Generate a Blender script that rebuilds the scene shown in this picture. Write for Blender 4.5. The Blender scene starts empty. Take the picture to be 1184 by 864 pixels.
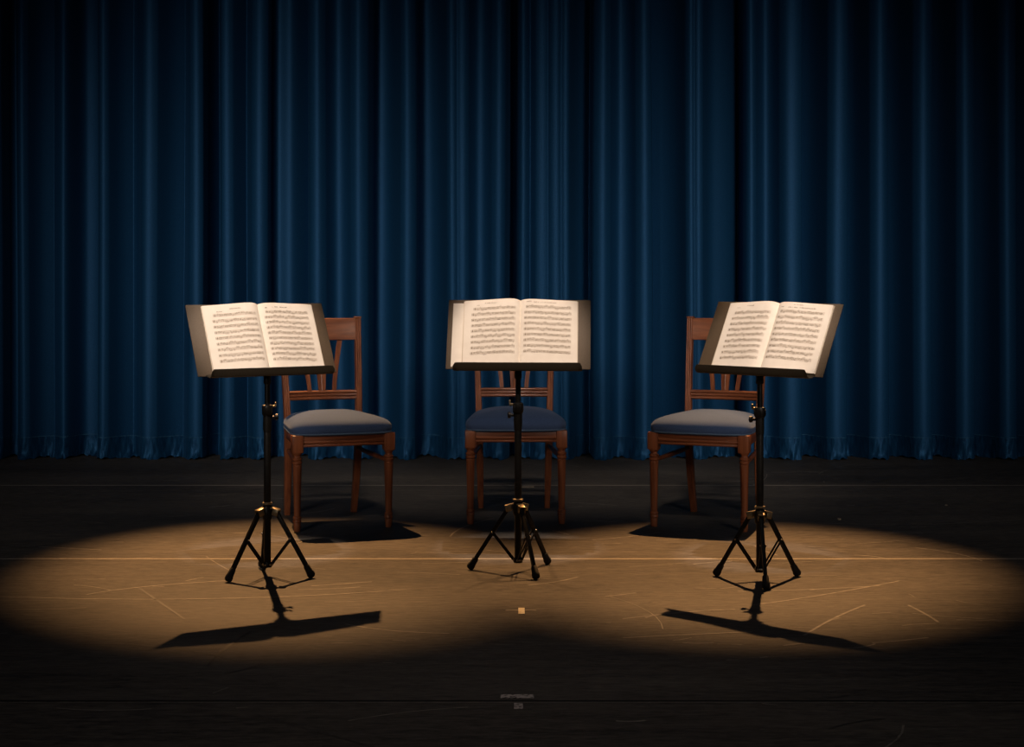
import bpy, bmesh, math, random
from mathutils import Vector, Matrix

random.seed(7)
S = bpy.context.scene
COL = S.collection
R = math.radians
F_PX, CX, HZ, CAM_H = 1944.0, 592.0, 303.0, 1.1      # focal length in pixels, principal column, horizon row, eye height


# ------------------------------------------------------------------ materials
def mat(name, color, rough=0.6, spec=0.5, metallic=0.0):
    m = bpy.data.materials.new(name)
    m.use_nodes = True
    b = m.node_tree.nodes['Principled BSDF']
    b.inputs['Base Color'].default_value = (*color, 1)
    b.inputs['Roughness'].default_value = rough
    b.inputs['Specular IOR Level'].default_value = spec
    b.inputs['Metallic'].default_value = metallic
    return m


def nodes(m):
    nt = m.node_tree
    return nt, nt.nodes['Principled BSDF'], nt.nodes.new, nt.links.new


def noise_color(m, scale, c0, c1, stretch=(1, 1, 1), detail=4, bump=0.0, lo=0.3, hi=0.7, coord='Object', dist=0.002):
    nt, b, N, L = nodes(m)
    tc = N('ShaderNodeTexCoord'); mp = N('ShaderNodeMapping')
    mp.inputs['Scale'].default_value = stretch
    nz = N('ShaderNodeTexNoise'); nz.inputs['Scale'].default_value = scale; nz.inputs['Detail'].default_value = detail
    rp = N('ShaderNodeValToRGB')
    rp.color_ramp.elements[0].position = lo; rp.color_ramp.elements[0].color = (*c0, 1)
    rp.color_ramp.elements[1].position = hi; rp.color_ramp.elements[1].color = (*c1, 1)
    L(tc.outputs[coord], mp.inputs['Vector']); L(mp.outputs['Vector'], nz.inputs['Vector'])
    L(nz.outputs['Fac'], rp.inputs['Fac']); L(rp.outputs['Color'], b.inputs['Base Color'])
    if bump:
        bp = N('ShaderNodeBump'); bp.inputs['Strength'].default_value = bump; bp.inputs['Distance'].default_value = dist
        L(nz.outputs['Fac'], bp.inputs['Height']); L(bp.outputs['Normal'], b.inputs['Normal'])
    return nz, rp


M = {}
# mahogany: grain along z for posts and legs, along x for rails
for key, st in (('wood_upright', (60, 60, 3.5)), ('wood_rail', (3.5, 60, 60))):
    m = mat(key, (0.2, 0.07, 0.03), 0.4, 0.28)
    noise_color(m, 1.0, (0.105, 0.029, 0.012), (0.25, 0.082, 0.034), st, 6, 0.04)
    m.node_tree.nodes['Principled BSDF'].inputs['Coat Weight'].default_value = 0.12
    m.node_tree.nodes['Principled BSDF'].inputs['Coat Roughness'].default_value = 0.25
    M[key] = m

# blue velvet of the seats
m = mat('seat_velvet', (0.05, 0.085, 0.15), 0.9, 0.15)
noise_color(m, 420, (0.029, 0.053, 0.122), (0.055, 0.092, 0.192), (1, 1, 1), 3, 0.25, dist=0.001)
b = m.node_tree.nodes['Principled BSDF']
b.inputs['Sheen Weight'].default_value = 0.15; b.inputs['Sheen Roughness'].default_value = 0.45
b.inputs['Sheen Tint'].default_value = (0.5, 0.62, 0.85, 1)
M['seat_velvet'] = m
m = mat('seat_piping', (0.06, 0.10, 0.17), 0.8, 0.2); noise_color(m, 500, (0.05, 0.085, 0.15), (0.09, 0.14, 0.22)); M['piping'] = m

# stage curtain velvet
m = mat('curtain_velvet', (0.006, 0.035, 0.09), 0.55, 0.12, 0.38)
noise_color(m, 260, (0.0052, 0.043, 0.115), (0.0105, 0.066, 0.165), (1, 1, 0.7), 4, 0.22, dist=0.002)
b = m.node_tree.nodes['Principled BSDF']
b.inputs['Sheen Weight'].default_value = 0.14; b.inputs['Sheen Roughness'].default_value = 0.35
b.inputs['Sheen Tint'].default_value = (0.12, 0.42, 0.85, 1)
M['curtain'] = m
m = mat('hem_velvet', (0.008, 0.04, 0.10), 0.5, 0.12, 0.42)
noise_color(m, 34, (0.0035, 0.032, 0.088), (0.011, 0.070, 0.170), (1.6, 1.6, 0.5), 6, 0.5, dist=0.01)
b = m.node_tree.nodes['Principled BSDF']
b.inputs['Sheen Weight'].default_value = 0.14; b.inputs['Sheen Roughness'].default_value = 0.35; b.inputs['Sheen Tint'].default_value = (0.12, 0.42, 0.85, 1)
M['hem'] = m
M['stitch'] = mat('stitch_thread', (0.05, 0.13, 0.22), 0.8, 0.2); noise_color(M['stitch'], 60, (0.006, 0.04, 0.09), (0.05, 0.15, 0.26))

# black stand metal, desk metal
m = mat('black_metal', (0.005, 0.005, 0.005), 0.4, 0.3); noise_color(m, 80, (0.003, 0.003, 0.003), (0.007, 0.0065, 0.006), bump=0.03); M['black'] = m
m = mat('rubber', (0.015, 0.014, 0.013), 0.7, 0.3); noise_color(m, 120, (0.010, 0.010, 0.010), (0.022, 0.02, 0.018), bump=0.1); M['rubber'] = m
m = mat('steel', (0.5, 0.46, 0.4), 0.3, 0.5, 1.0); noise_color(m, 150, (0.4, 0.36, 0.3), (0.6, 0.55, 0.46)); M['steel'] = m
m = mat('hub_metal', (0.30, 0.24, 0.15), 0.34, 0.5, 0.8); noise_color(m, 90, (0.24, 0.19, 0.12), (0.40, 0.32, 0.2)); M['hub'] = m
m = mat('desk_metal', (0.075, 0.066, 0.053), 0.55, 0.4); noise_color(m, 900, (0.064, 0.045, 0.029), (0.142, 0.101, 0.064), bump=0.15, dist=0.0005); M['desk'] = m
m = mat('tray_metal', (0.03, 0.026, 0.021), 0.5, 0.4); noise_color(m, 700, (0.028, 0.023, 0.016), (0.052, 0.042, 0.029), bump=0.1, dist=0.0005); M['tray'] = m

# paper and ink
m = mat('paper', (0.82, 0.76, 0.68), 0.75, 0.25); noise_color(m, 25, (0.79, 0.725, 0.645), (0.85, 0.79, 0.71), bump=0.02); M['paper'] = m
m = mat('page_edges', (0.7, 0.62, 0.52), 0.85, 0.1); noise_color(m, 1.0, (0.5, 0.42, 0.33), (0.78, 0.7, 0.6), (5, 5, 900), 2); M['block'] = m
m = mat('ink', (0.07, 0.055, 0.045), 0.8, 0.1); noise_color(m, 200, (0.20, 0.15, 0.105), (0.30, 0.235, 0.18)); M['ink'] = m
m = mat('staff_ink', (0.30, 0.23, 0.18), 0.8, 0.1); noise_color(m, 200, (0.36, 0.285, 0.22), (0.46, 0.37, 0.29)); M['staff'] = m

# stage floor: black vinyl, brushed along x, worn
m = mat('stage_vinyl', (0.05, 0.046, 0.042), 0.55, 0.12)
nt, b, N, L = nodes(m)
tc = N('ShaderNodeTexCoord')
def nz(scale, st, det=5, rough=0.6):
    mp = N('ShaderNodeMapping'); mp.inputs['Scale'].default_value = st
    n = N('ShaderNodeTexNoise'); n.inputs['Scale'].default_value = scale; n.inputs['Detail'].default_value = det
    n.inputs['Roughness'].default_value = rough
    L(tc.outputs['Object'], mp.inputs['Vector']); L(mp.outputs['Vector'], n.inputs['Vector'])
    return n
fine = nz(1.0, (15, 62, 1), 6, 0.8)
broad = nz(0.9, (0.6, 1.6, 1), 5)
streak = nz(1.0, (0.9, 22, 1), 4)
def mth(op, a, c, clamp=False):
    n = N('ShaderNodeMath'); n.operation = op; n.use_clamp = clamp
    for i, v in enumerate((a, c)):
        if hasattr(v, 'is_linked'): L(v, n.inputs[i])
        else: n.inputs[i].default_value = v
    return n.outputs[0]
s = mth('ADD', mth('MULTIPLY', fine.outputs['Fac'], 0.55), mth('ADD', mth('MULTIPLY', broad.outputs['Fac'], 0.25), mth('MULTIPLY', streak.outputs['Fac'], 0.2)))
rp = N('ShaderNodeValToRGB')
rp.color_ramp.elements[0].position = 0.40; rp.color_ramp.elements[0].color = (0.020, 0.0186, 0.0172, 1)
rp.color_ramp.elements[1].position = 0.63; rp.color_ramp.elements[1].color = (0.120, 0.107, 0.093, 1)
L(s, rp.inputs['Fac']); L(rp.outputs['Color'], b.inputs['Base Color'])
bp = N('ShaderNodeBump'); bp.inputs['Strength'].default_value = 0.5; bp.inputs['Distance'].default_value = 0.004
L(fine.outputs['Fac'], bp.inputs['Height']); L(bp.outputs['Normal'], b.inputs['Normal'])
rr = N('ShaderNodeMapRange'); rr.inputs['To Min'].default_value = 0.48; rr.inputs['To Max'].default_value = 0.7
L(streak.outputs['Fac'], rr.inputs['Value']); L(rr.outputs['Result'], b.inputs['Roughness'])
M['floor'] = m
m = mat('scuff_light', (0.14, 0.125, 0.11), 0.6, 0.3); noise_color(m, 30, (0.09, 0.081, 0.072), (0.22, 0.2, 0.175)); M['scuff_light'] = m
m = mat('scuff_dark', (0.02, 0.019, 0.018), 0.6, 0.3); noise_color(m, 30, (0.014, 0.013, 0.012), (0.04, 0.037, 0.034)); M['scuff_dark'] = m
m = mat('seam_tape', (0.19, 0.165, 0.135), 0.55, 0.3); noise_color(m, 8, (0.22, 0.198, 0.163), (0.32, 0.287, 0.24), (1, 6, 1)); M['seam_tape'] = m
m = mat('seam_gap', (0.004, 0.004, 0.004), 0.8, 0.2); noise_color(m, 8, (0.003, 0.003, 0.003), (0.006, 0.006, 0.006)); M['seam_gap'] = m
m = mat('yellow_tape', (0.62, 0.52, 0.30), 0.6, 0.3); noise_color(m, 90, (0.75, 0.62, 0.38), (0.9, 0.82, 0.6), lo=0.4, hi=0.6); M['yellow_tape'] = m
m = mat('pale_tape', (0.35, 0.29, 0.2), 0.6, 0.3); noise_color(m, 60, (0.2, 0.16, 0.11), (0.42, 0.35, 0.25)); M['pale_tape'] = m
m = mat('worn_tape', (0.4, 0.36, 0.34), 0.7, 0.2); noise_color(m, 95, (0.05, 0.046, 0.043), (0.5, 0.44, 0.42), lo=0.38, hi=0.52); M['worn_tape'] = m
m = mat('black_wall', (0.006, 0.006, 0.007), 0.9, 0.1); noise_color(m, 5, (0.004, 0.004, 0.005), (0.008, 0.008, 0.009)); M['wall'] = m


# ------------------------------------------------------------------ mesh helpers
def link(name, bm, m, parent=None, angle=40, smooth=True):
    me = bpy.data.meshes.new(name)
    bmesh.ops.recalc_face_normals(bm, faces=bm.faces[:])
    bm.to_mesh(me); bm.free()
    for mm in (m if isinstance(m, (list, tuple)) else [m]):
        me.materials.append(mm)
    if smooth:
        me.polygons.foreach_set('use_smooth', [True] * len(me.polygons))
        me.set_sharp_from_angle(angle=R(angle))
    o = bpy.data.objects.new(name, me)
    COL.objects.link(o)
    if parent: o.parent = parent
    return o


def thing(name, label, cat, loc=(0, 0, 0), rz=0.0, group=None):
    o = bpy.data.objects.new(name, None); COL.objects.link(o)
    o.location = loc; o.rotation_euler = (0, 0, rz); o.empty_display_size = 0.1
    tag(o, label, cat, group)
    return o


def tag(o, label, cat, group=None, kind=None):
    if label: o['label'] = label
    if cat: o['category'] = cat
    if group: o['group'] = group
    if kind: o['kind'] = kind
    return o


def box(bm, c, s, mtx=None, bevel=0.0, seg=2):
    t = bmesh.new()
    bmesh.ops.create_cube(t, size=1.0)
    bmesh.ops.scale(t, vec=s, verts=t.verts)
    if bevel:
        bmesh.ops.bevel(t, geom=t.edges[:], offset=bevel, segments=seg, profile=0.5, affect='EDGES')
    bmesh.ops.translate(t, vec=c, verts=t.verts)
    if mtx is not None: bmesh.ops.transform(t, matrix=mtx, verts=t.verts)
    merge(bm, t)


def merge(bm, t):
    me = bpy.data.meshes.new('tmp'); t.to_mesh(me); t.free(); bm.from_mesh(me); bpy.data.meshes.remove(me)


def lathe(bm, prof, n=20, c=(0, 0, 0), mtx=None):
    """prof: (radius, height) pairs from bottom to top, closed at both ends."""
    t = bmesh.new(); rings = []
    for r, z in prof:
        rings.append([t.verts.new((c[0] + r * math.cos(2 * math.pi * k / n), c[1] + r * math.sin(2 * math.pi * k / n), c[2] + z)) for k in range(n)])
    for a, b_ in zip(rings, rings[1:]):
        for k in range(n):
            t.faces.new((a[k], a[(k + 1) % n], b_[(k + 1) % n], b_[k]))
    t.faces.new(rings[0][::-1]); t.faces.new(rings[-1])
    if mtx is not None: bmesh.ops.transform(t, matrix=mtx, verts=t.verts)
    merge(bm, t)


def frame_to(p, q):
    """matrix whose +z runs from p to q"""
    d = (Vector(q) - Vector(p))
    return Matrix.Translation(Vector(p)) @ d.to_track_quat('Z', 'Y').to_matrix().to_4x4(), d.length


def rod(bm, p, q, r, n=12, r2=None, end=0.0):
    mtx, l = frame_to(p, q)
    r2 = r if r2 is None else r2
    e = end or min(r, l) * 0.25
    lathe(bm, [(r - e * 0.7, 0), (r, e), (r2, l - e), (r2 - e * 0.7, l)], n, mtx=mtx)


def sweep_rect(bm, path, bevel=0.25):
    """path: (centre, half width x, half depth y) rings of a bevelled rectangle, in horizontal planes."""
    rings = []
    for c, w, d in path:
        k = min(w, d) * bevel
        pts = [(-w + k, -d), (w - k, -d), (w, -d + k), (w, d - k), (w - k, d), (-w + k, d), (-w, d - k), (-w, -d + k)]
        rings.append([bm.verts.new((c[0] + x, c[1] + y, c[2])) for x, y in pts])
    for a, b_ in zip(rings, rings[1:]):
        for k in range(8):
            bm.faces.new((a[k], a[(k + 1) % 8], b_[(k + 1) % 8], b_[k]))
    bm.faces.new(rings[0][::-1]); bm.faces.new(rings[-1])


def tube(bm, pts, r, n=8):
    rings = []
    for i, p in enumerate(pts):
        a, b_ = Vector(pts[max(0, i - 1)]), Vector(pts[min(len(pts) - 1, i + 1)])
        mt = (b_ - a).to_track_quat('Z', 'Y').to_matrix()
        rings.append([bm.verts.new(Vector(p) + mt @ Vector((r * math.cos(2 * math.pi * k / n), r * math.sin(2 * math.pi * k / n), 0))) for k in range(n)])
    for a, b_ in zip(rings, rings[1:]):
        for k in range(n): bm.faces.new((a[k], a[(k + 1) % n], b_[(k + 1) % n], b_[k]))
    bm.faces.new(rings[0][::-1]); bm.faces.new(rings[-1])


def pix(px, py, z=0.0):
    """the point at height z seen at pixel (px, py)"""
    d = F_PX * (CAM_H - z) / (py - HZ)
    return ((px - CX) * d / F_PX, d, z)


# ------------------------------------------------------------------ the stage: floor and back wall
def build_floor():
    bm = bmesh.new()
    def quad(pts, mi, z):
        f = bm.faces.new([bm.verts.new((x, y, z)) for x, y in pts]); f.material_index = mi
    quad([(-8, -3), (8, -3), (8, 10.4), (-8, 10.4)], 0, 0)
    def strip(pts, w, mi, z=0.0006):
        for a, b_ in zip(pts, pts[1:]):
            d = Vector((b_[0] - a[0], b_[1] - a[1])); n_ = Vector((-d.y, d.x)).normalized() * w / 2
            quad([(a[0] - n_.x, a[1] - n_.y), (b_[0] - n_.x, b_[1] - n_.y), (b_[0] + n_.x, b_[1] + n_.y), (a[0] + n_.x, a[1] + n_.y)], mi, z)
    for row, w in ((561.5, 0.018), (646.5, 0.017)):
        d = F_PX * CAM_H / (row - HZ)
        strip([(-8, d), (8, d)], w, 3, 0.0009)
    d = F_PX * CAM_H / (811 - HZ)
    strip([(-8, d), (8, d)], 0.012, 4, 0.0009)
    strip([(-8, d - 0.013), (8, d - 0.013)], 0.007, 1, 0.0009)
    strip([(-8, 0.1), (8, 0.1)], 0.012, 4, 0.0009)
    rnd = random.Random(11)
    for i in range(300):                                   # scuffs dragged across the vinyl
        x = rnd.uniform(-2.6, 2.6); y = rnd.uniform(3.6, 9.2)
        a = rnd.gauss(0, 0.35) if rnd.random() < 0.75 else rnd.uniform(0, math.pi)
        l = rnd.choice((0.03, 0.06, 0.1, 0.2, 0.4)) * rnd.uniform(0.6, 1.4); bend = rnd.uniform(-0.9, 0.9)
        pts = []
        for k in range(7):
            pts.append((x, y)); x += math.cos(a) * l / 6; y += math.sin(a) * l / 6; a += bend / 6
        strip(pts, rnd.uniform(0.002, 0.009), 1 if rnd.random() < 0.75 else 2, 0.0004 + i * 1e-6)
    for p in ([(0, 470), (40, 520)], [(38, 462), (60, 452)], [(110, 475), (170, 463)], [(395, 470), (545, 480)], [(300, 495), (350, 470)]):
        pass
    for a_, b_, c_, mi in (((0, 690), (240, 700), (470, 682), 1), ((100, 688), (150, 678), (260, 672), 1), ((360, 678), (400, 675), (430, 673), 1),
                           ((720, 716), (800, 706), (850, 705), 1), ((720, 738), (790, 734), (870, 731), 1), ((400, 722), (440, 731), (520, 733), 1),
                           ((160, 680), (190, 700), (214, 717), 2), ((240, 770), (258, 750), (290, 730), 2), ((870, 700), (950, 690), (1040, 672), 1),
                           ((930, 735), (960, 715), (1000, 700), 1), ((700, 690), (720, 688), (735, 686), 1), ((1050, 700), (1075, 712), (1085, 720), 1)):
        A, B, C = pix(*a_), pix(*b_), pix(*c_)
        pts = []
        for k in range(13):
            t = k / 12
            pts.append(tuple((1 - t) ** 2 * A[i] + 2 * t * (1 - t) * B[i] + t * t * C[i] for i in (0, 1)))
        strip(pts, 0.009, mi, 0.0008)
    o = link('floor', bm, [M['floor'], M['scuff_light'], M['scuff_dark'], M['seam_tape'], M['seam_gap']], smooth=False)
    o['kind'] = 'structure'
build_floor()
bm = bmesh.new(); box(bm, (0, 10.3, 3.0), (16, 0.1, 6.0))
o = link('wall_back', bm, M['wall']); o['kind'] = 'structure'


# ------------------------------------------------------------------ the curtain
FOLDS = [(15, -5), (22, 6), (30, 13), (46, 4), (62, 1), (75, 7), (84, 5), (88, -5), (100, -6), (113, -5), (116, 8), (122, 12), (140, 3), (153, 0),
         (163, 3), (167, 11), (176, 12), (198, 3), (212, 0), (227, 12), (236, 11), (240, -5), (248, -10), (255, -6), (258, 9), (266, 11), (286, 2),
         (302, 13), (311, 12), (317, -3), (336, -1), (348, -5), (356, -9), (359, 9), (371, 14), (388, 3), (400, 4), (415, 14), (425, 11), (430, 7),
         (434, -5), (450, -3), (460, 6), (469, 14), (480, 11), (485, -5), (498, -4), (511, 2), (521, 14), (529, 10), (537, 13), (551, 3), (562, 4),
         (576, 14), (585, 11), (588, 2), (592, -11), (597, -12), (600, 7), (604, 9), (613, 5), (625, 11.5), (634, 8.4), (642, 13), (649, 8.8), (656, 12),
         (667, -1), (675, -4), (683, -9), (685, 8), (697, 14), (714, 3), (726, 4), (741, 14), (751, 11), (755, -6), (770, -3), (785, 3), (796, 13),
         (801, 9), (807, 12), (819, 3), (835, 0), (849, -4), (856, -9), (858, 8), (866, 12), (881, 3), (893, 4), (902, 12.5), (911, 14), (923, 11.8), (926, -6),
         (940, -2), (950, 6), (957, 12.5), (964, 14), (975, 11.8), (979, -6), (990, -3), (998, 5), (1006, 12.5), (1013, 14), (1022, 11.8), (1027, -6), (1040, -2), (1048, 5), (1056, 12.5), (1063, 14), (1072, 11.8), (1077, -6), (1090, -2), (1098, 5), (1104, 12.5), (1111, 14), (1120, 11.8), (1125, -6), (1140, -1), (1148, 5), (1152, 12.5), (1159, 14), (1168, 11.8),
         (1173, -6)]
pre, x = [], 15 - 52 * 14
while x < 5:
    pre += [(x, -5), (x + 12, 0), (x + 24, 6), (x + 33, 13), (x + 43, 10), (x + 47, -5)]; x += 52
post, x = [], 1173
while x < 1850:
    post += [(x + 13, 0), (x + 23, 6), (x + 33, 13), (x + 43, 10), (x + 48, -6)]; x += 49
CP = [p for p in pre if p[0] < 12] + FOLDS + post


def pchip(pts):
    xs = [p[0] for p in pts]; ys = [p[1] for p in pts]; n = len(pts)
    h = [xs[i + 1] - xs[i] for i in range(n - 1)]; dl = [(ys[i + 1] - ys[i]) / h[i] for i in range(n - 1)]
    m_ = [0.0] * n
    for i in range(1, n - 1):
        if dl[i - 1] * dl[i] > 0:
            w1 = 2 * h[i] + h[i - 1]; w2 = h[i] + 2 * h[i - 1]
            m_[i] = (w1 + w2) / (w1 / dl[i - 1] + w2 / dl[i])
    def f(x):
        import bisect
        i = max(0, min(n - 2, bisect.bisect_right(xs, x) - 1)); t = (x - xs[i]) / h[i]
        low = lambda k: 0 < k < n - 1 and ys[k] <= ys[k - 1] and ys[k] <= ys[k + 1]
        low_ = low; low = lambda k: low_(k) and min(ys[k - 1], ys[k + 1]) - ys[k] >= 3
        ma = dl[i] * 1.15 if low(i) else m_[i]; mb = dl[i] * 1.15 if low(i + 1) else m_[i + 1]      # valleys are creases
        return ((1 + 2 * t) * (1 - t) ** 2 * ys[i] + t * (1 - t) ** 2 * h[i] * ma + t * t * (3 - 2 * t) * ys[i + 1] + t * t * (t - 1) * h[i] * mb)
    return f


def build_curtain():
    f = pchip(CP)
    k0, k1 = int(CP[0][0]) + 1, int(CP[-1][0]) - 1
    cols = [k0 + 0.75 * i for i in range(int((k1 - k0) / 0.75))]
    rnd = random.Random(5)
    ph = [rnd.uniform(0, 6.28) for _ in range(24)]
    def raw(px):
        return f(px)
    raws = [raw(c) for c in cols]
    cuts = [0.5 * (p[0] + q[0]) for p, q in zip(CP, CP[1:]) if abs(q[1] - p[1]) >= 10.5 and q[0] - p[0] <= 7]
    for a_, p, b_ in zip(CP, CP[1:], CP[2:]):
        if p[1] <= a_[1] - 3 and p[1] <= b_[1] - 3: cuts.append(p[0])
    cuts.sort()
    import bisect
    cell = [bisect.bisect(cuts, c) for c in cols]
    base = []
    for i in range(len(cols)):                              # soften the cloth everywhere except across the sharp fold edges
        sw = sx = sy = sxx = sxy = 0.0
        for k in range(max(0, i - 18), min(len(cols), i + 19)):
            if cell[k] == cell[i]:
                t = cols[k] - cols[i]; w_ = math.exp(-(t / 5.6) ** 2)
                sw += w_; sx += w_ * t; sy += w_ * raws[k]; sxx += w_ * t * t; sxy += w_ * t * raws[k]
        det = sw * sxx - sx * sx
        base.append((sxx * sy - sx * sxy) / det if det > 1e-9 else raws[i])
    base = [h_ - 0.5 * max(0.0, h_ - 9.0) for h_ in base]  # crests are broad and soft
    D = 9.48                                                # depth of the cloth's rear plane
    HEM = 0.123
    def point(i, z):
        px = cols[i]
        drift = 0.9 * math.sin(px * 0.021 + ph[0]) * math.sin(z * 0.9 + px * 0.004 + ph[1]) + 0.5 * math.sin(px * 0.05 + z * 1.6)
        j = px + drift
        dep = base[i] * (1.0 + 0.05 * math.sin(px * 0.03 + ph[2] + z))
        y = D - dep * 0.0118
        if z < HEM * 1.6:                                   # the hem swells out and crumples on the floor
            t = 1 - z / (HEM * 1.6)
            w = (math.sin(px * 0.31 + ph[3] + z * 31) * 0.5 + math.sin(px * 0.83 + ph[4] - z * 40) * 0.3 + math.sin(px * 0.13 + ph[5]) * 0.5 + math.sin(px * 1.3 + z * 70 + ph[6]) * 0.08)
            y -= t * t * (0.004 + 0.008 * w)
            if z < 0.045:
                u = 1 - z / 0.045
                y -= u * u * (0.012 + 0.012 * math.sin(px * 0.16 + ph[7]) + 0.005 * math.sin(px * 0.47 + ph[8]) + 0.001 * math.sin(px * 1.9 + ph[9]))
        return ((j - CX) * 9.45 / F_PX, y, z)
    def sheet(zs, bm, lift=None):
        grid = []
        for z in zs:
            row = []
            for i in range(len(cols)):
                zz = z
                if z < 0.03:
                    zz = z + max(0.0, 0.004 + 0.006 * math.sin(cols[i] * 0.17 + ph[10]) + 0.004 * math.sin(cols[i] * 0.7 + ph[11])) * (1 - z / 0.03)
                row.append(bm.verts.new(point(i, zz)))
            grid.append(row)
        for a, b_ in zip(grid, grid[1:]):
            for i in range(len(cols) - 1):
                bm.faces.new((a[i], a[i + 1], b_[i + 1], b_[i]))
        return grid
    bm = bmesh.new()
    sheet([HEM, 0.15, 0.18, 0.21, 0.3, 0.5, 0.75, 1.0, 1.3, 1.6, 1.9, 2.2, 2.6, 3.0, 3.5, 4.2], bm)
    body = link('stage_curtain', bm, M['curtain'], angle=180)
    tag(body, 'deep blue velvet stage curtain hanging in tall folds behind the chairs', 'curtain')
    bm = bmesh.new()
    sheet([0.0, 0.006, 0.012, 0.018, 0.025, 0.033, 0.042, 0.055, 0.07, 0.085, 0.1, 0.112, HEM - 0.0025, HEM], bm)
    for fc in bm.faces:
        if min(v.co.z for v in fc.verts) > HEM - 0.004: fc.material_index = 1
    hem = link('hem', bm, [M['hem'], M['stitch']], body, angle=180)
    hem['label'] = 'crumpled stitched hem touching the floor'
build_curtain()


# ------------------------------------------------------------------ chairs
def front_leg(sx):
    bm = bmesh.new()
    x, y = sx * 0.1915, -0.215
    box(bm, (x, y, 0.3575), (0.046, 0.046, 0.073), bevel=0.004)
    prof = [(0.0125, 0.0), (0.0135, 0.003), (0.0155, 0.03), (0.0145, 0.036), (0.0175, 0.040), (0.0175, 0.046), (0.0150, 0.050), (0.0175, 0.054), (0.0170, 0.060),
            (0.0135, 0.064), (0.0140, 0.075), (0.0185, 0.262), (0.0190, 0.270), (0.0165, 0.274), (0.0205, 0.279), (0.0205, 0.285), (0.0160, 0.289), (0.0200, 0.294),
            (0.0200, 0.299), (0.0150, 0.303), (0.0145, 0.310), (0.0190, 0.316), (0.0210, 0.323)]
    # fluted shaft: the radius ripples round the shaft
    n = 32; rings = []
    for r, z in prof:
        rg = []
        for k in range(n):
            a = 2 * math.pi * k / n
            rr_ = r * (1 - 0.06 * (0.5 + 0.5 * math.cos(8 * a))) if 0.07 < z < 0.265 else r
            rg.append(bm.verts.new((x + rr_ * math.cos(a), y + rr_ * math.sin(a), z)))
        rings.append(rg)
    for a, b_ in zip(rings, rings[1:]):
        for k in range(n): bm.faces.new((a[k], a[(k + 1) % n], b_[(k + 1) % n], b_[k]))
    bm.faces.new(rings[0][::-1]); bm.faces.new(rings[-1])
    return bm


def post_y(z):
    if z < 0.38: t = z / 0.38; return 0.250 - 0.062 * (1 - (1 - t) ** 1.7)
    t = (z - 0.38) / 0.475
    return 0.188 + 0.085 * t ** 1.25


def post_x(z):
    return 0.148 + 0.008 * min(1, z / 0.4) + max(0, z - 0.4) * 0.030


def rear_post(sx):
    bm = bmesh.new()
    path = []
    for i in range(26):
        z = 0.853 * i / 25
        w = 0.0135 + 0.002 * math.sin(math.pi * min(1, z / 0.5))
        d = 0.0165 - 0.003 * max(0, z - 0.4)
        if z < 0.3: w -= 0.0015 * (1 - z / 0.3)
        path.append(((sx * post_x(z), post_y(z), z), w, d))
    sweep_rect(bm, path, 0.25)
    for off in (-0.0085, 0, 0.0085):                        # three reeds on the front face, above the seat
        tube(bm, [(sx * post_x(z) + off, post_y(z) - 0.0152, z) for z in [0.44 + 0.41 * i / 16 for i in range(17)]], 0.0036)
    box(bm, (sx * post_x(0.855), post_y(0.855), 0.856), (0.031, 0.034, 0.006), bevel=0.0025)
    return bm


def bent_board(z0, z1, halfx, thick, bow=0.012, n=14):
    """a rail between the two posts, bowed a little to the rear"""
    bm = bmesh.new(); rings = []
    for i in range(n + 1):
        t = -1 + 2 * i / n
        yb = bow * (1 - t * t)
        rg = []
        for yy, z in ((-thick / 2, z0 + 0.002), (-thick / 2, z1 - 0.002), (-thick / 2 + 0.002, z1), (thick / 2 - 0.002, z1), (thick / 2, z1 - 0.002), (thick / 2, z0 + 0.002), (thick / 2 - 0.002, z0), (-thick / 2 + 0.002, z0)):
            rg.append(bm.verts.new((t * halfx, post_y(z) + yb + yy, z)))
        rings.append(rg)
    for a, b_ in zip(rings, rings[1:]):
        for k in range(8): bm.faces.new((a[k], a[(k + 1) % 8], b_[(k + 1) % 8], b_[k]))
    bm.faces.new(rings[0]); bm.faces.new(rings[-1][::-1])
    return bm


def splat(kind):
    """kind -1, 0, 1: the fan of three splats under the crest rail"""
    bm = bmesh.new(); rings = []
    for i in range(13):
        t = i / 12; z = 0.534 + 0.228 * t
        if kind == 0: cx_, hw = 0.0, 0.0145 + 0.017 * t ** 1.1
        else: cx_, hw = kind * (0.054 + 0.034 * t ** 1.3), 0.0085 + 0.002 * t
        yb = post_y(z) + 0.011
        rings.append([bm.verts.new(p) for p in ((cx_ - hw, yb - 0.006, z), (cx_ + hw, yb - 0.006, z), (cx_ + hw, yb + 0.006, z), (cx_ - hw, yb + 0.006, z))])
    for a, b_ in zip(rings, rings[1:]):
        for k in range(4): bm.faces.new((a[k], a[(k + 1) % 4], b_[(k + 1) % 4], b_[k]))
    bm.faces.new(rings[0][::-1]); bm.faces.new(rings[-1])
    if kind == 0:                                           # one groove rib down the middle splat
        tube(bm, [(0, post_y(z) + 0.0045, z) for z in [0.54 + 0.215 * i / 8 for i in range(9)]], 0.003)
    return bm


def seat_outline(n, grow=0.0):
    """rounded trapezoid, wider in front"""
    pts = []
    for k in range(n):
        a = 2 * math.pi * k / n
        e = 0.30
        cx_, sy = math.copysign(abs(math.cos(a)) ** e, math.cos(a)), math.copysign(abs(math.sin(a)) ** e, math.sin(a))
        t = (sy + 1) / 2                                    # 0 front, 1 rear
        hw = 0.2175 * (1 - t) + 0.180 * t + grow
        yy = sy * (0.217 + grow) - 0.028
        if sy < 0: yy -= 0.010 * (1 - cx_ * cx_) * (-sy)    # front edge bows out
        pts.append((cx_ * hw, yy))
    return pts


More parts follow.
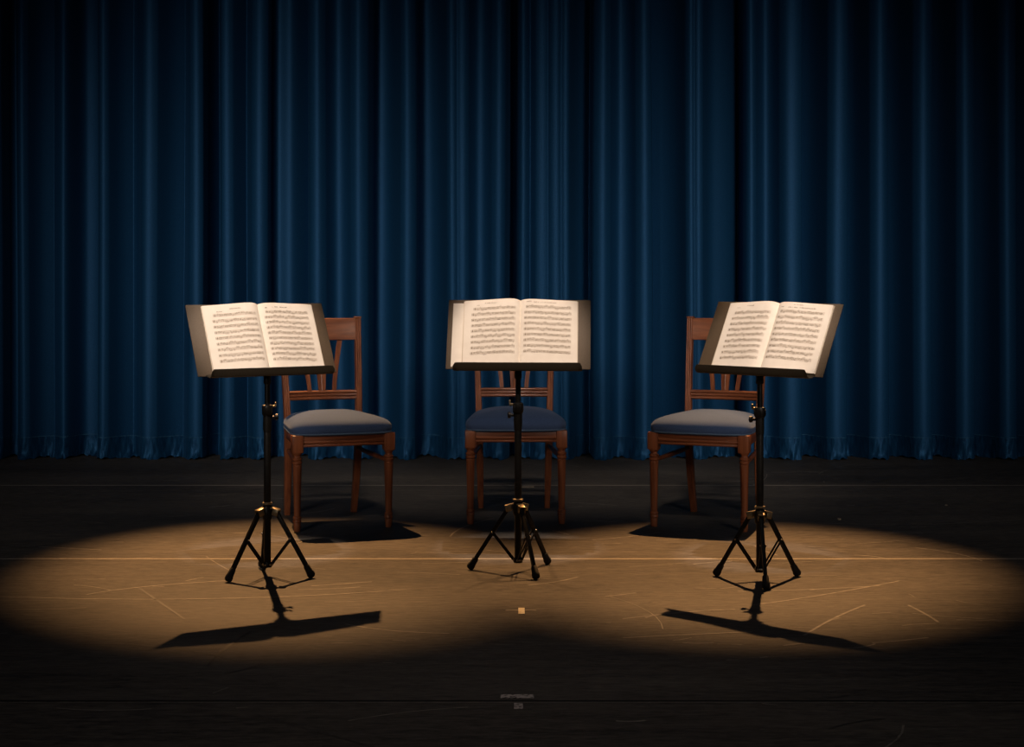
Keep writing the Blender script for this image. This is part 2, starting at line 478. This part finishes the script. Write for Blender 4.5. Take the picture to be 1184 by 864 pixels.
def cushion():
    bm = bmesh.new(); n = 96
    rings = []
    levels = [(-0.010, 0.388), (-0.004, 0.392), (0.0, 0.400), (0.003, 0.412), (0.002, 0.423), (-0.004, 0.433), (-0.014, 0.442)]
    for g, z in levels:
        rings.append([bm.verts.new((x, y, z)) for x, y in seat_outline(n, g)])
    edge = seat_outline(n, -0.014)
    for s_ in (0.93, 0.84, 0.72, 0.58, 0.42, 0.25, 0.1):
        rings.append([bm.verts.new((x * s_, (y + 0.028) * s_ - 0.028, 0.442 + 0.034 * (1 - s_ ** 2) ** 0.8)) for x, y in edge])
    for a, b_ in zip(rings, rings[1:]):
        for k in range(n): bm.faces.new((a[k], a[(k + 1) % n], b_[(k + 1) % n], b_[k]))
    bm.faces.new(rings[0][::-1]); bm.faces.new(rings[-1])
    return bm


def piping():
    bm = bmesh.new(); n = 96; o_ = seat_outline(n, 0.0)
    rings = []
    for k in range(n):
        p = Vector((*o_[k], 0.396)); q = Vector((*o_[(k + 1) % n], 0.396)); pr = Vector((*o_[k - 1], 0.396))
        t = (q - pr).normalized(); nn = Vector((t.y, -t.x, 0))
        rings.append([bm.verts.new(p + nn * 0.0035 * math.cos(2 * math.pi * j / 8) + Vector((0, 0, 0.0035 * math.sin(2 * math.pi * j / 8)))) for j in range(8)])
    for i in range(n):
        a, b_ = rings[i], rings[(i + 1) % n]
        for j in range(8): bm.faces.new((a[j], a[(j + 1) % 8], b_[(j + 1) % 8], b_[j]))
    return bm


def front_apron():
    bm = bmesh.new()
    box(bm, (0, -0.219, 0.369), (0.34, 0.022, 0.05), bevel=0.002)
    for z in (0.3500, 0.3640):
        rod(bm, (-0.168, -0.2325, z), (0.168, -0.2325, z), 0.0052, 12, end=0.0005)
    return bm


def side_apron(sx):
    bm = bmesh.new()
    a, b_ = Vector((sx * 0.1915, -0.195, 0)), Vector((sx * 0.157, 0.175, 0))
    d = b_ - a
    mtx = Matrix.Translation((a + b_) / 2 + Vector((0, 0, 0.368))) @ Matrix.Rotation(math.atan2(d.y, d.x), 4, 'Z')
    box(bm, (0, 0, 0), (d.length, 0.020, 0.048), mtx, 0.002)
    return bm


def make_chair(label, loc, rz):
    t = thing('dining_chair', label, 'chair', loc, rz, 'wooden chairs with blue seats')
    for s_ in (-1, 1):
        link('front_leg', front_leg(s_), M['wood_upright'], t, 35)
        link('rear_post', rear_post(s_), M['wood_upright'], t, 35)
    link('crest_rail', bent_board(0.757, 0.852, 0.158, 0.022), M['wood_rail'], t)
    bm = bent_board(0.500, 0.540, 0.150, 0.018)
    for z in (0.507, 0.5205, 0.534):
        tube(bm, [(x_, post_y(z) + 0.012 * (1 - (x_ / 0.15) ** 2) - 0.0115, z) for x_ in [-0.148 + 0.0296 * i for i in range(11)]], 0.0050)
    link('lower_back_rail', bm, M['wood_rail'], t)
    for k in (-1, 0, 1): link('back_splat', splat(k), M['wood_upright'], t)
    link('front_apron', front_apron(), M['wood_rail'], t)
    for s_ in (-1, 1): link('side_apron', side_apron(s_), M['wood_rail'], t)
    bm = bmesh.new(); box(bm, (0, 0.186, 0.368), (0.29, 0.02, 0.048), bevel=0.002); link('rear_apron', bm, M['wood_rail'], t)
    for s_ in (-1, 1):
        bm = bmesh.new()
        p, q = Vector((s_ * 0.152, 0.195, 0.288)), Vector((s_ * 0.1915, -0.205, 0.276))
        mtx, l = frame_to(p, q)
        lathe(bm, [(0.007, 0), (0.0085, 0.01), (0.0115, l * 0.5), (0.0085, l - 0.01), (0.007, l)], 14, mtx=mtx)
        link('side_stretcher', bm, M['wood_rail'], t)
    c = link('seat_cushion', cushion(), M['seat_velvet'], t, 60)
    c['label'] = 'padded blue velvet seat cushion'
    link('piping', piping(), M['piping'], c, 60)
    return t


def chair_at(label, fx, fy, rz):
    """(fx, fy): the floor point midway between the front feet"""
    ox, oy = -0.215 * math.sin(rz), 0.215 * math.cos(rz)
    return make_chair(label, (fx + ox, fy + oy, 0), rz)


chair_at('mahogany chair with blue padded seat behind the left music stand, turned towards the middle', -0.694, 6.915, R(18))
chair_at('mahogany chair with blue padded seat straight behind the middle music stand, facing forward', 0.017, 7.06, R(1))
chair_at('mahogany chair with blue padded seat behind the right music stand, turned towards the middle', 0.769, 6.924, R(-21.5))


# ------------------------------------------------------------------ music stands
T = R(29); W, H = 0.515, 0.277


def desk_matrix(zb):
    """u across the desk, v up the desk, n out of its face towards the reader (local -y)"""
    u, v, n_ = Vector((1, 0, 0)), Vector((0, math.sin(T), math.cos(T))), Vector((0, -math.cos(T), math.sin(T)))
    o = Vector((0, -0.012, zb))
    return Matrix(((u.x, v.x, n_.x, o.x), (u.y, v.y, n_.y, o.y), (u.z, v.z, n_.z, o.z), (0, 0, 0, 1)))


def tray(zb):
    """sheet metal shelf at the desk's foot with a raised lip, rounded at both ends"""
    bm = bmesh.new(); hw = 0.228; n = 60
    sec = [(-0.010, 0.004), (-0.030, -0.003), (-0.050, -0.0035), (-0.058, 0.000), (-0.0615, 0.008), (-0.0660, 0.0275)]   # (y, z) from plate to lip edge
    rows_o, rows_i = [], []
    for i in range(n + 1):
        x = -hw + 2 * hw * i / n
        e = max(0.0, abs(x) - (hw - 0.0115)) / 0.0115
        cut = 1 - 0.5 * (1 - math.sqrt(max(0, 1 - e * e)))
        ro, ri = [], []
        for j, (yy, zz) in enumerate(sec):
            f_ = cut if j >= 4 else 1.0
            z_ = zz if j < 4 else sec[3][1] + (zz - sec[3][1]) * f_
            ro.append(bm.verts.new((x, yy, zb + z_)))
            ri.append(bm.verts.new((x, yy + (0.0022 if j >= 3 else 0), zb + z_ + (0.0022 if j < 4 else 0))))
        rows_o.append(ro); rows_i.append(ri)
    m_ = len(sec)
    for i in range(n):
        for j in range(m_ - 1):
            bm.faces.new((rows_o[i][j], rows_o[i + 1][j], rows_o[i + 1][j + 1], rows_o[i][j + 1]))
            bm.faces.new((rows_i[i][j], rows_i[i][j + 1], rows_i[i + 1][j + 1], rows_i[i + 1][j]))
        bm.faces.new((rows_o[i][m_ - 1], rows_o[i + 1][m_ - 1], rows_i[i + 1][m_ - 1], rows_i[i][m_ - 1]))
        bm.faces.new((rows_o[i][0], rows_i[i][0], rows_i[i + 1][0], rows_o[i + 1][0]))
    for i in (0, n):
        for j in range(m_ - 1):
            bm.faces.new((rows_o[i][j], rows_o[i][j + 1], rows_i[i][j + 1], rows_i[i][j]))
    return bm


def make_stand(label, loc, rz, zb, leg0, radius, knob_side):
    t = thing('music_stand', label, 'music stand', loc, rz, 'black tripod music stands')
    bm = bmesh.new(); lathe(bm, [(0.0105, 0.030), (0.0125, 0.033), (0.0125, 0.56), (0.0115, 0.565)], 20)
    link('lower_tube', bm, M['black'], t)
    bm = bmesh.new(); lathe(bm, [(0.0092, 0.50), (0.0092, zb - 0.006)], 18); link('upper_tube', bm, M['black'], t)
    # height clamp with its lever and screw knob
    bm = bmesh.new(); lathe(bm, [(0.0135, 0.505), (0.0148, 0.515), (0.0150, 0.562), (0.0185, 0.566), (0.0190, 0.592), (0.0175, 0.598), (0.0110, 0.600)], 22)
    for a in (0.4, 2.2, 4.0, 5.3): box(bm, (0.0178 * math.cos(a), 0.0178 * math.sin(a), 0.580), (0.006, 0.006, 0.022), bevel=0.0015)
    cl = link('height_clamp', bm, M['black'], t)
    bm = bmesh.new(); k = knob_side
    rod(bm, (k * 0.014, -0.004, 0.556), (k * 0.027, -0.007, 0.556), 0.005, 12)
    mtx, l = frame_to((k * 0.025, -0.007, 0.556), (k * 0.036, -0.009, 0.556))
    lathe(bm, [(0.007, 0), (0.011, 0.002), (0.0115, l - 0.002), (0.009, l)], 12, mtx=mtx)
    link('clamp_knob', bm, M['black'], cl)
    bm = bmesh.new()
    box(bm, (k * 0.024, -0.003, 0.594), (0.014, 0.008, 0.009), bevel=0.002); box(bm, (k * 0.029, -0.003, 0.603), (0.007, 0.007, 0.013), bevel=0.002)
    link('clamp_lever', bm, M['hub'], cl)
    # hub and legs
    bm = bmesh.new(); lathe(bm, [(0.015, 0.250), (0.0185, 0.252), (0.0185, 0.257), (0.0140, 0.259)], 24); link('hub_ring', bm, M['hub'], t)
    bm = bmesh.new(); lathe(bm, [(0.0150, 0.198), (0.0175, 0.202), (0.0185, 0.228), (0.0150, 0.246)], 24)
    hub = link('leg_hub', bm, M['black'], t)
    bm = bmesh.new(); lathe(bm, [(0.0150, 0.0305), (0.0165, 0.033), (0.0165, 0.046), (0.0140, 0.050)], 20)
    link('foot_collar', bm, M['black'], t)
    for k3 in range(3):
        a = leg0 + R(120) * k3 - rz
        c, s_ = math.cos(a), math.sin(a)
        rot = Matrix.Rotation(a, 4, 'Z')
        P = lambda r, z: Vector((c * r, s_ * r, z))
        bm = bmesh.new()                                    # wing of the hub, bent down over the leg top
        box(bm, (0, 0, 0), (0.034, 0.024, 0.005), rot @ Matrix.Translation((0.031, 0, 0.236)) @ Matrix.Rotation(R(14), 4, 'Y'), 0.002)
        for e in (-1, 1):
            box(bm, (0, 0, 0), (0.022, 0.003, 0.022), rot @ Matrix.Translation((0.033, e * 0.0105, 0.224)) @ Matrix.Rotation(R(14), 4, 'Y'), 0.001)
        link('hub_wing', bm, M['hub'], hub)
        top, foot = P(0.034, 0.226), P(radius - 0.006, 0.016)
        bm = bmesh.new(); mtx, l = frame_to(top, foot)
        side = Vector((-s_, c, 0)); zax = (foot - top).normalized(); xax = side; yax = zax.cross(xax)
        mt = Matrix(((xax.x, yax.x, zax.x, top.x), (xax.y, yax.y, zax.y, top.y), (xax.z, yax.z, zax.z, top.z), (0, 0, 0, 1)))
        box(bm, (0, 0, l / 2), (0.0125, 0.010, l), mt, 0.003, 3)            # channel legs: a bar with a ridge each side
        for e in (-1, 1): box(bm, (e * 0.0048, -0.0045, l / 2), (0.0026, 0.005, l * 0.98), mt, 0.001)
        for e in (-1, 1): box(bm, (e * 0.0048, 0.0045, l / 2), (0.0026, 0.005, l * 0.98), mt, 0.001)
        leg = link('leg', bm, M['black'], t)
        bm = bmesh.new()
        d_ = (foot - top).normalized(); q0 = foot - d_ * 0.026
        mtx2, _ = frame_to(q0, foot)
        lathe(bm, [(0.0092, -0.006), (0.0108, -0.003), (0.0124, 0.018), (0.0142, 0.025), (0.0136, 0.034), (0.009, 0.0395), (0.003, 0.041)], 18, mtx=mtx2)
        link('rubber_foot', bm, M['rubber'], leg)
        mid = top.lerp(foot, 0.43)
        low = P(0.0155, 0.041)
        bm = bmesh.new()
        mtx3, l3 = frame_to(mid, low)
        zax = (low - mid).normalized(); yax = zax.cross(xax)
        mt3 = Matrix(((xax.x, yax.x, zax.x, mid.x), (xax.y, yax.y, zax.y, mid.y), (xax.z, yax.z, zax.z, mid.z), (0, 0, 0, 1)))
        for e in (-1, 1): box(bm, (e * 0.0078, 0, l3 / 2), (0.0022, 0.0075, l3 + 0.008), mt3, 0.0008)
        link('brace', bm, M['black'], leg)
        for q in (mid, low, P(0.034, 0.224)):
            bm = bmesh.new(); rod(bm, q - side * 0.0115, q + side * 0.0115, 0.0034, 10)
            link('rivet', bm, M['steel'], leg)
    # desk
    md = desk_matrix(zb)
    bm = bmesh.new()
    box(bm, (0, H / 2, 0), (W, H, 0.004), md, 0.0012)
    dk = link('desk_plate', bm, M['desk'], t)
    tr = link('tray', tray(zb), M['tray'], t)
    bm = bmesh.new()                                        # tilt bracket on the desk's back
    box(bm, (0, 0.07, -0.008), (0.07, 0.10, 0.010), md, 0.002)
    rod(bm, (-0.02, 0.008, zb + 0.002), (0.02, 0.008, zb + 0.002), 0.0095, 14)
    lathe(bm, [(0.011, zb - 0.035), (0.013, zb - 0.032), (0.013, zb - 0.006), (0.011, zb - 0.002)], 18)
    link('tilt_bracket', bm, M['black'], t)
    return t, md


# ------------------------------------------------------------------ scores on the stands
def page_height(s, pw, bulge):
    """lift of the open page over the plate at distance s from the spine"""
    a = s / pw
    rise = 1 - math.exp(-a * 11)
    return 0.010 + bulge * rise * (1 - a) ** 0.8 * (1 + 0.25 * math.cos(a * 2.4)) - 0.005 * a


def page_mesh(sgn, pw, v0, v1, bulge, staves, first, gap, seed, title, inset):
    """one open page: the paper, then staff lines and notes printed on it"""
    bm = bmesh.new(); rnd = random.Random(seed)
    n = 44
    def P(s, v, lift=0.0):
        s = max(0.0, min(pw, s))
        lean = 1 - 0.35 * (v - v0) / (v1 - v0) * 0
        return (sgn * s * 0.985, v, page_height(s, pw, bulge) * lean + 0.002 + lift)
    grid = [[bm.verts.new(P(pw * (i / n) ** 1.35, v0 + (v1 - v0) * j / 4)) for i in range(n + 1)] for j in range(5)]
    for a, b_ in zip(grid, grid[1:]):
        for i in range(n): bm.faces.new((a[i], a[i + 1], b_[i + 1], b_[i]))
    # x runs left to right across the page; s is distance from the spine
    S_ = (lambda x: pw - x) if sgn < 0 else (lambda x: x)
    def patch(pts, mi, lift=0.0007):
        f_ = bm.faces.new([bm.verts.new(P(S_(x), v, lift)) for x, v in pts]); f_.material_index = mi
    def line(x0, x1, v, w, mi, k=26):
        for i in range(k):
            a, b_ = x0 + (x1 - x0) * i / k, x0 + (x1 - x0) * (i + 1) / k
            patch([(a, v - w / 2), (b_, v - w / 2), (b_, v + w / 2), (a, v + w / 2)], mi)
    xl, xr = inset
    sp = 0.0023                                             # staff space
    for q in range(staves):
        vc = first - gap * q
        x0 = xl + (0.006 if q == 0 else 0)
        for k in range(-2, 3): line(x0, xr, vc + k * sp, 0.0005, 2)
        patch([(x0 - 0.0004, vc - 2 * sp), (x0 + 0.0007, vc - 2 * sp), (x0 + 0.0007, vc + 2 * sp), (x0 - 0.0004, vc + 2 * sp)], 1)
        # clef: a curl of short strokes
        cc = x0 + 0.005
        prev = None
        for k in range(15):
            a = k * 0.62; r_ = 0.0021 * (1 - k / 22)
            p = (cc + r_ * math.cos(a), vc - 0.0008 + r_ * 1.25 * math.sin(a))
            if prev:
                dx, dy = p[0] - prev[0], p[1] - prev[1]; l = math.hypot(dx, dy) or 1; nx, ny = -dy / l * 0.00045, dx / l * 0.00045
                patch([(prev[0] - nx, prev[1] - ny), (p[0] - nx, p[1] - ny), (p[0] + nx, p[1] + ny), (prev[0] + nx, prev[1] + ny)], 1, 0.0008)
            prev = p
        patch([(cc - 0.0004, vc - 0.0055), (cc + 0.0005, vc - 0.0055), (cc + 0.0009, vc + 0.006), (cc, vc + 0.006)], 1, 0.0009)
        x = x0 + 0.013
        nb = 0
        while x < xr - 0.004:
            cnt = rnd.choice((1, 2, 2, 4, 4, 3)); step = rnd.uniform(0.0030, 0.0042)
            up = rnd.random() < 0.5; heads = []
            lv = rnd.randint(-2, 3)
            for k in range(cnt):
                if x > xr - 0.003: break
                lv = max(-3, min(3, lv + rnd.choice((-2, -1, -1, 0, 1, 1, 2))))
                v = vc + lv * sp / 2
                patch([(x + 0.00115 * math.cos(i * math.pi / 3 + 0.3), v + 0.00085 * math.sin(i * math.pi / 3 + 0.3)) for i in range(6)], 1, 0.0010)
                heads.append((x, v)); x += step
            if not heads: break
            if len(heads) > 1:
                tip = max(h[1] for h in heads) + 0.0042 if up else min(h[1] for h in heads) - 0.0042
                e = 0.0009 if up else -0.0009
                for hx, hv in heads:
                    patch([(hx + e - 0.00022, min(hv, tip)), (hx + e + 0.00022, min(hv, tip)), (hx + e + 0.00022, max(hv, tip)), (hx + e - 0.00022, max(hv, tip))], 1, 0.0011)
                patch([(heads[0][0] + e, tip - 0.0003), (heads[-1][0] + e, tip - 0.0003), (heads[-1][0] + e, tip + 0.0004), (heads[0][0] + e, tip + 0.0004)], 1, 0.0012)
            else:
                hx, hv = heads[0]; tip = hv + (0.006 if up else -0.006); e = 0.0009 if up else -0.0009
                patch([(hx + e - 0.00022, min(hv, tip)), (hx + e + 0.00022, min(hv, tip)), (hx + e + 0.00022, max(hv, tip)), (hx + e - 0.00022, max(hv, tip))], 1, 0.0011)
            nb += 1; x += rnd.uniform(0.0006, 0.002)
            if nb % 3 == 0:
                patch([(x - 0.0002, vc - 2 * sp), (x + 0.0003, vc - 2 * sp), (x + 0.0003, vc + 2 * sp), (x - 0.0002, vc + 2 * sp)], 1, 0.0010)
                x += 0.0025
    # title and tempo: rows of tiny letter-like strokes, too small to read
    def scribble(x0, x1, v, h):
        x = x0
        while x < x1:
            if rnd.random() < 0.16: x += h * 0.7; continue
            w = h * rnd.uniform(0.35, 0.7); hh = h * rnd.uniform(0.6, 1.0)
            patch([(x, v), (x + w * 0.35, v), (x + w * 0.35, v + hh), (x, v + hh)], 1, 0.0010)
            patch([(x, v + hh * rnd.choice((0.1, 0.45, 0.8))), (x + w, v + hh * 0.4), (x + w, v + hh * 0.62), (x, v + hh * 0.7)], 1, 0.0011)
            x += w * 1.25
    for x0, x1, v, h in title: scribble(x0, x1, v - 0.0006, h * 1.45)
    return bm


def make_score(label, stand, md, u0, lw, rw, staves, seed, titles, v1=0.268):
    t = thing('sheet_music_book', label, 'sheet music', (0, 0, 0), 0, 'open scores on the music stands')
    t.matrix_world = stand.matrix_basis @ md @ Matrix.Translation((u0, 0, 0.002))
    v0 = 0.0085
    for sgn, pw, st, tt, inset in ((-1, lw, staves[0], titles[0], (0.028, lw - 0.017)), (1, rw, staves[1], titles[1], (0.016, rw - 0.022))):
        bm = page_mesh(sgn, pw, v0, v1, 0.020 if sgn < 0 else 0.016, st[0], st[1], st[2], seed + (sgn > 0), tt, inset)
        pg = link('page', bm, [M['paper'], M['ink'], M['staff']], t, 60)
        bm = bmesh.new(); n = 30                            # the stack of leaves under the open page
        top = []; bot = []
        for i in range(n + 1):
            s_ = (pw + 0.0035) * i / n
            top.append([(sgn * s_ * 0.985, v, max(0.0012, page_height(min(s_, pw), pw, 0.020 if sgn < 0 else 0.016) + 0.0008)) for v in (v0 - 0.0004, v1 - 0.001)])
            bot.append([(sgn * s_ * 0.985, v, 0.0006) for v in (v0 - 0.0004, v1 - 0.001)])
        tv = [[bm.verts.new(p) for p in r_] for r_ in top]; bv = [[bm.verts.new(p) for p in r_] for r_ in bot]
        for i in range(n):
            bm.faces.new((tv[i][0], tv[i + 1][0], tv[i + 1][1], tv[i][1])); bm.faces.new((bv[i][0], bv[i][1], bv[i + 1][1], bv[i + 1][0]))
            bm.faces.new((tv[i][0], bv[i][0], bv[i + 1][0], tv[i + 1][0])); bm.faces.new((tv[i][1], tv[i + 1][1], bv[i + 1][1], bv[i][1]))
        for i in (0, n): bm.faces.new((tv[i][0], tv[i][1], bv[i][1], bv[i][0]))
        link('page_block', bm, M['block'], t, 40)
    return t


# left stand
st, md = make_stand('black music stand in front of the left chair, its desk turned towards the middle', (-0.857, 5.89, 0), R(30), 0.707, R(105), 0.168, 1)
make_score('open sheet music book with cream pages on the left music stand', st, md, 0.003, 0.207, 0.211, ((9, 0.226, 0.0222), (10, 0.232, 0.0207)), 21,
           (((0.092, 0.135, 0.247, 0.0030), (0.048, 0.066, 0.2385, 0.0026)), ((0.05, 0.108, 0.2495, 0.0034), (0.018, 0.03, 0.2465, 0.004))))
# middle stand
st, md = make_stand('black music stand in front of the middle chair, its desk facing straight forward', (0.0215, 5.98, 0), R(-3), 0.719, R(51), 0.175, -1)
bk = make_score('open sheet music book with cream pages on the middle music stand', st, md, 0.004, 0.205, 0.208, ((9, 0.232, 0.0222), (9, 0.237, 0.0222)), 31,
           (((0.075, 0.120, 0.252, 0.0028), (0.046, 0.056, 0.2455, 0.0026)), ((0.05, 0.13, 0.2545, 0.0026), (0.02, 0.04, 0.2565, 0.0034))))
sh = bmesh.new(); n = 20; g = []                          # a wider leaf of the book slips out to the left
for i in range(n + 1):
    x = -0.244 + 0.19 * i / n
    g.append([sh.verts.new((x, v, 0.0004 + 0.0004 * math.sin(i * 0.3))) for v in (0.0085, 0.262)])
for a, b_ in zip(g, g[1:]): sh.faces.new((a[0], b_[0], b_[1], a[1]))
o = link('under_page', sh, M['paper'], bk, 60)
o['label'] = 'blank lower page reaching out past the left edge'
# right stand
st, md = make_stand('black music stand in front of the right chair, its desk turned towards the middle', (0.855, 5.80, 0), R(-42), 0.714, R(29), 0.166, -1)
make_score('open sheet music book with cream pages on the right music stand', st, md, 0.013, 0.211, 0.215, ((9, 0.226, 0.0222), (9, 0.232, 0.0222)), 41,
           (((0.085, 0.115, 0.251, 0.003), (0.04, 0.052, 0.2455, 0.0026)), ((0.068, 0.105, 0.2575, 0.0022), (0.05, 0.155, 0.2465, 0.0034), (0.02, 0.03, 0.2475, 0.004))))


# ------------------------------------------------------------------ tape and scraps on the floor
def flat(bm, x, y, w, d, th=0.0008, rot=0.0, z=0.001):
    mtx = Matrix.Translation((x, y, z)) @ Matrix.Rotation(rot, 4, 'Z')
    box(bm, (0, 0, th / 2), (w, d, th), mtx)


x, y, _ = pix(603, 707)
t = thing('floor_mark', 'small yellow tape square on the stage floor in front of the middle stand', 'tape mark', (x, y, 0))
bm = bmesh.new(); flat(bm, 0, 0, 0.020, 0.090); link('tape_square', bm, M['yellow_tape'], t)
bm = bmesh.new(); flat(bm, -0.002, 0.010, 0.096, 0.012, 0.0004); o = link('thin_line', bm, M['seam_tape'], t); o['label'] = 'thin pale line crossing the square'
x, y, _ = pix(610.5, 563.5)
bm = bmesh.new(); flat(bm, x, y, 0.058, 0.045)
tag(link('tape_strip', bm, M['pale_tape']), 'short pale tape strip on the rear floor seam behind the middle stand', 'tape')
x, y, _ = pix(598, 806)
t = thing('worn_tape', 'faded pale tape remnant on the front floor seam near the bottom edge', 'tape', (x, y, 0))
bm = bmesh.new(); flat(bm, 0, 0, 0.084, 0.036); link('tape_strip', bm, M['worn_tape'], t)
x2, y2, _ = pix(599.5, 817)
bm = bmesh.new(); flat(bm, x2 - x, y2 - y, 0.022, 0.055, 0.0004); link('smudge', bm, M['worn_tape'], t)
for px, py, w, d, lab in ((970, 601, 0.016, 0.035, 'pale paper scrap at the rear edge of the light pool, right of the chairs'),
                          (1094, 585, 0.010, 0.025, 'tiny pale crumb on the dark floor beyond the pool of light, far right')):
    x, y, _ = pix(px, py)
    bm = bmesh.new()
    pts = [(0.5 * math.cos(a) * (1 + 0.25 * math.sin(3 * a + px)), 0.5 * math.sin(a) * (1 + 0.2 * math.cos(2 * a + py))) for a in [i * 2 * math.pi / 9 for i in range(9)]]
    lo = [bm.verts.new((x + p * w, y + q * d, 0.001)) for p, q in pts]; hi = [bm.verts.new((x + p * w * 0.9, y + q * d * 0.9, 0.004 + 0.002 * p)) for p, q in pts]
    for i in range(9): bm.faces.new((lo[i], lo[(i + 1) % 9], hi[(i + 1) % 9], hi[i]))
    bm.faces.new(hi); bm.faces.new(lo[::-1])
    tag(link('paper_scrap', bm, M['pale_tape']), lab, 'scrap', 'scraps on the floor')


# ------------------------------------------------------------------ lights
def spot(name, loc, aim, size, blend, watts, color, radius):
    l = bpy.data.lights.new(name, 'SPOT'); l.energy = watts; l.color = color; l.spot_size = R(size); l.spot_blend = blend; l.shadow_soft_size = radius
    o = bpy.data.objects.new(name, l); COL.objects.link(o); o.location = loc
    o.rotation_euler = (Vector(aim) - Vector(loc)).to_track_quat('-Z', 'Y').to_euler()
    return o


WARM = (1.0, 0.50, 0.185)
spot('rear_spot', (-1.45, 8.7, 3.4), (-0.83, 6.16, 0), 27.6, 0.75, 1450, WARM, 0.025)
spot('rear_spot', (1.31, 8.35, 3.45), (0.84, 6.12, 0), 28.4, 0.75, 1450, WARM, 0.025)
PAGE = (1.0, 0.79, 0.63)
for tx, ty in ((-0.87, 5.93), (0.02, 6.0), (0.87, 5.84)):
    spot('page_spot', (tx * 0.6, 3.0, 6.0), (tx, ty - 0.02, 0.83), 5.5, 0.3, 1720, PAGE, 0.05)
for sx, e in ((-1, 2250), (0, 2150), (1, 2250)):
    spot('chair_fill', (0.35 * sx, 2.6, 4.9), (0.80 * sx, 7.36, 0.74), 6.4, 0.9, e, (1.0, 0.82, 0.66), 0.6)  # added fill beams that brighten chair backs, rails and cushions
for sx in (-1, 1):
    spot('curtain_wash', (3.0 * sx, 1.0, 2.5), (1.2 * sx, 9.4, 0.72), 25.5, 0.9, 1280, (1.0, 0.87, 0.76), 1.0)
spot('front_floor_fill', (0, 3.0, 6.0), (0, 4.1, 0), 38, 1.0, 130, (1.0, 0.85, 0.74), 0.8)  # added overhead fill lifting the dark foreground floor, not a theatre fixture
w = bpy.data.worlds.new('World'); S.world = w; w.use_nodes = True
w.node_tree.nodes['Background'].inputs['Color'].default_value = (0.35, 0.42, 0.55, 1)
w.node_tree.nodes['Background'].inputs['Strength'].default_value = 0.02

# ------------------------------------------------------------------ camera
cd = bpy.data.cameras.new('Camera'); cam = bpy.data.objects.new('Camera', cd); COL.objects.link(cam)
cam.location = (0, 0, CAM_H); cam.rotation_euler = (math.pi / 2, 0, 0)
cd.sensor_width = 36; cd.sensor_fit = 'HORIZONTAL'; cd.lens = F_PX / 1184 * 36; cd.shift_y = -(432 - HZ) / 1184
S.camera = cam
S.view_settings.view_transform = 'Standard'
S.view_settings.look = 'None'
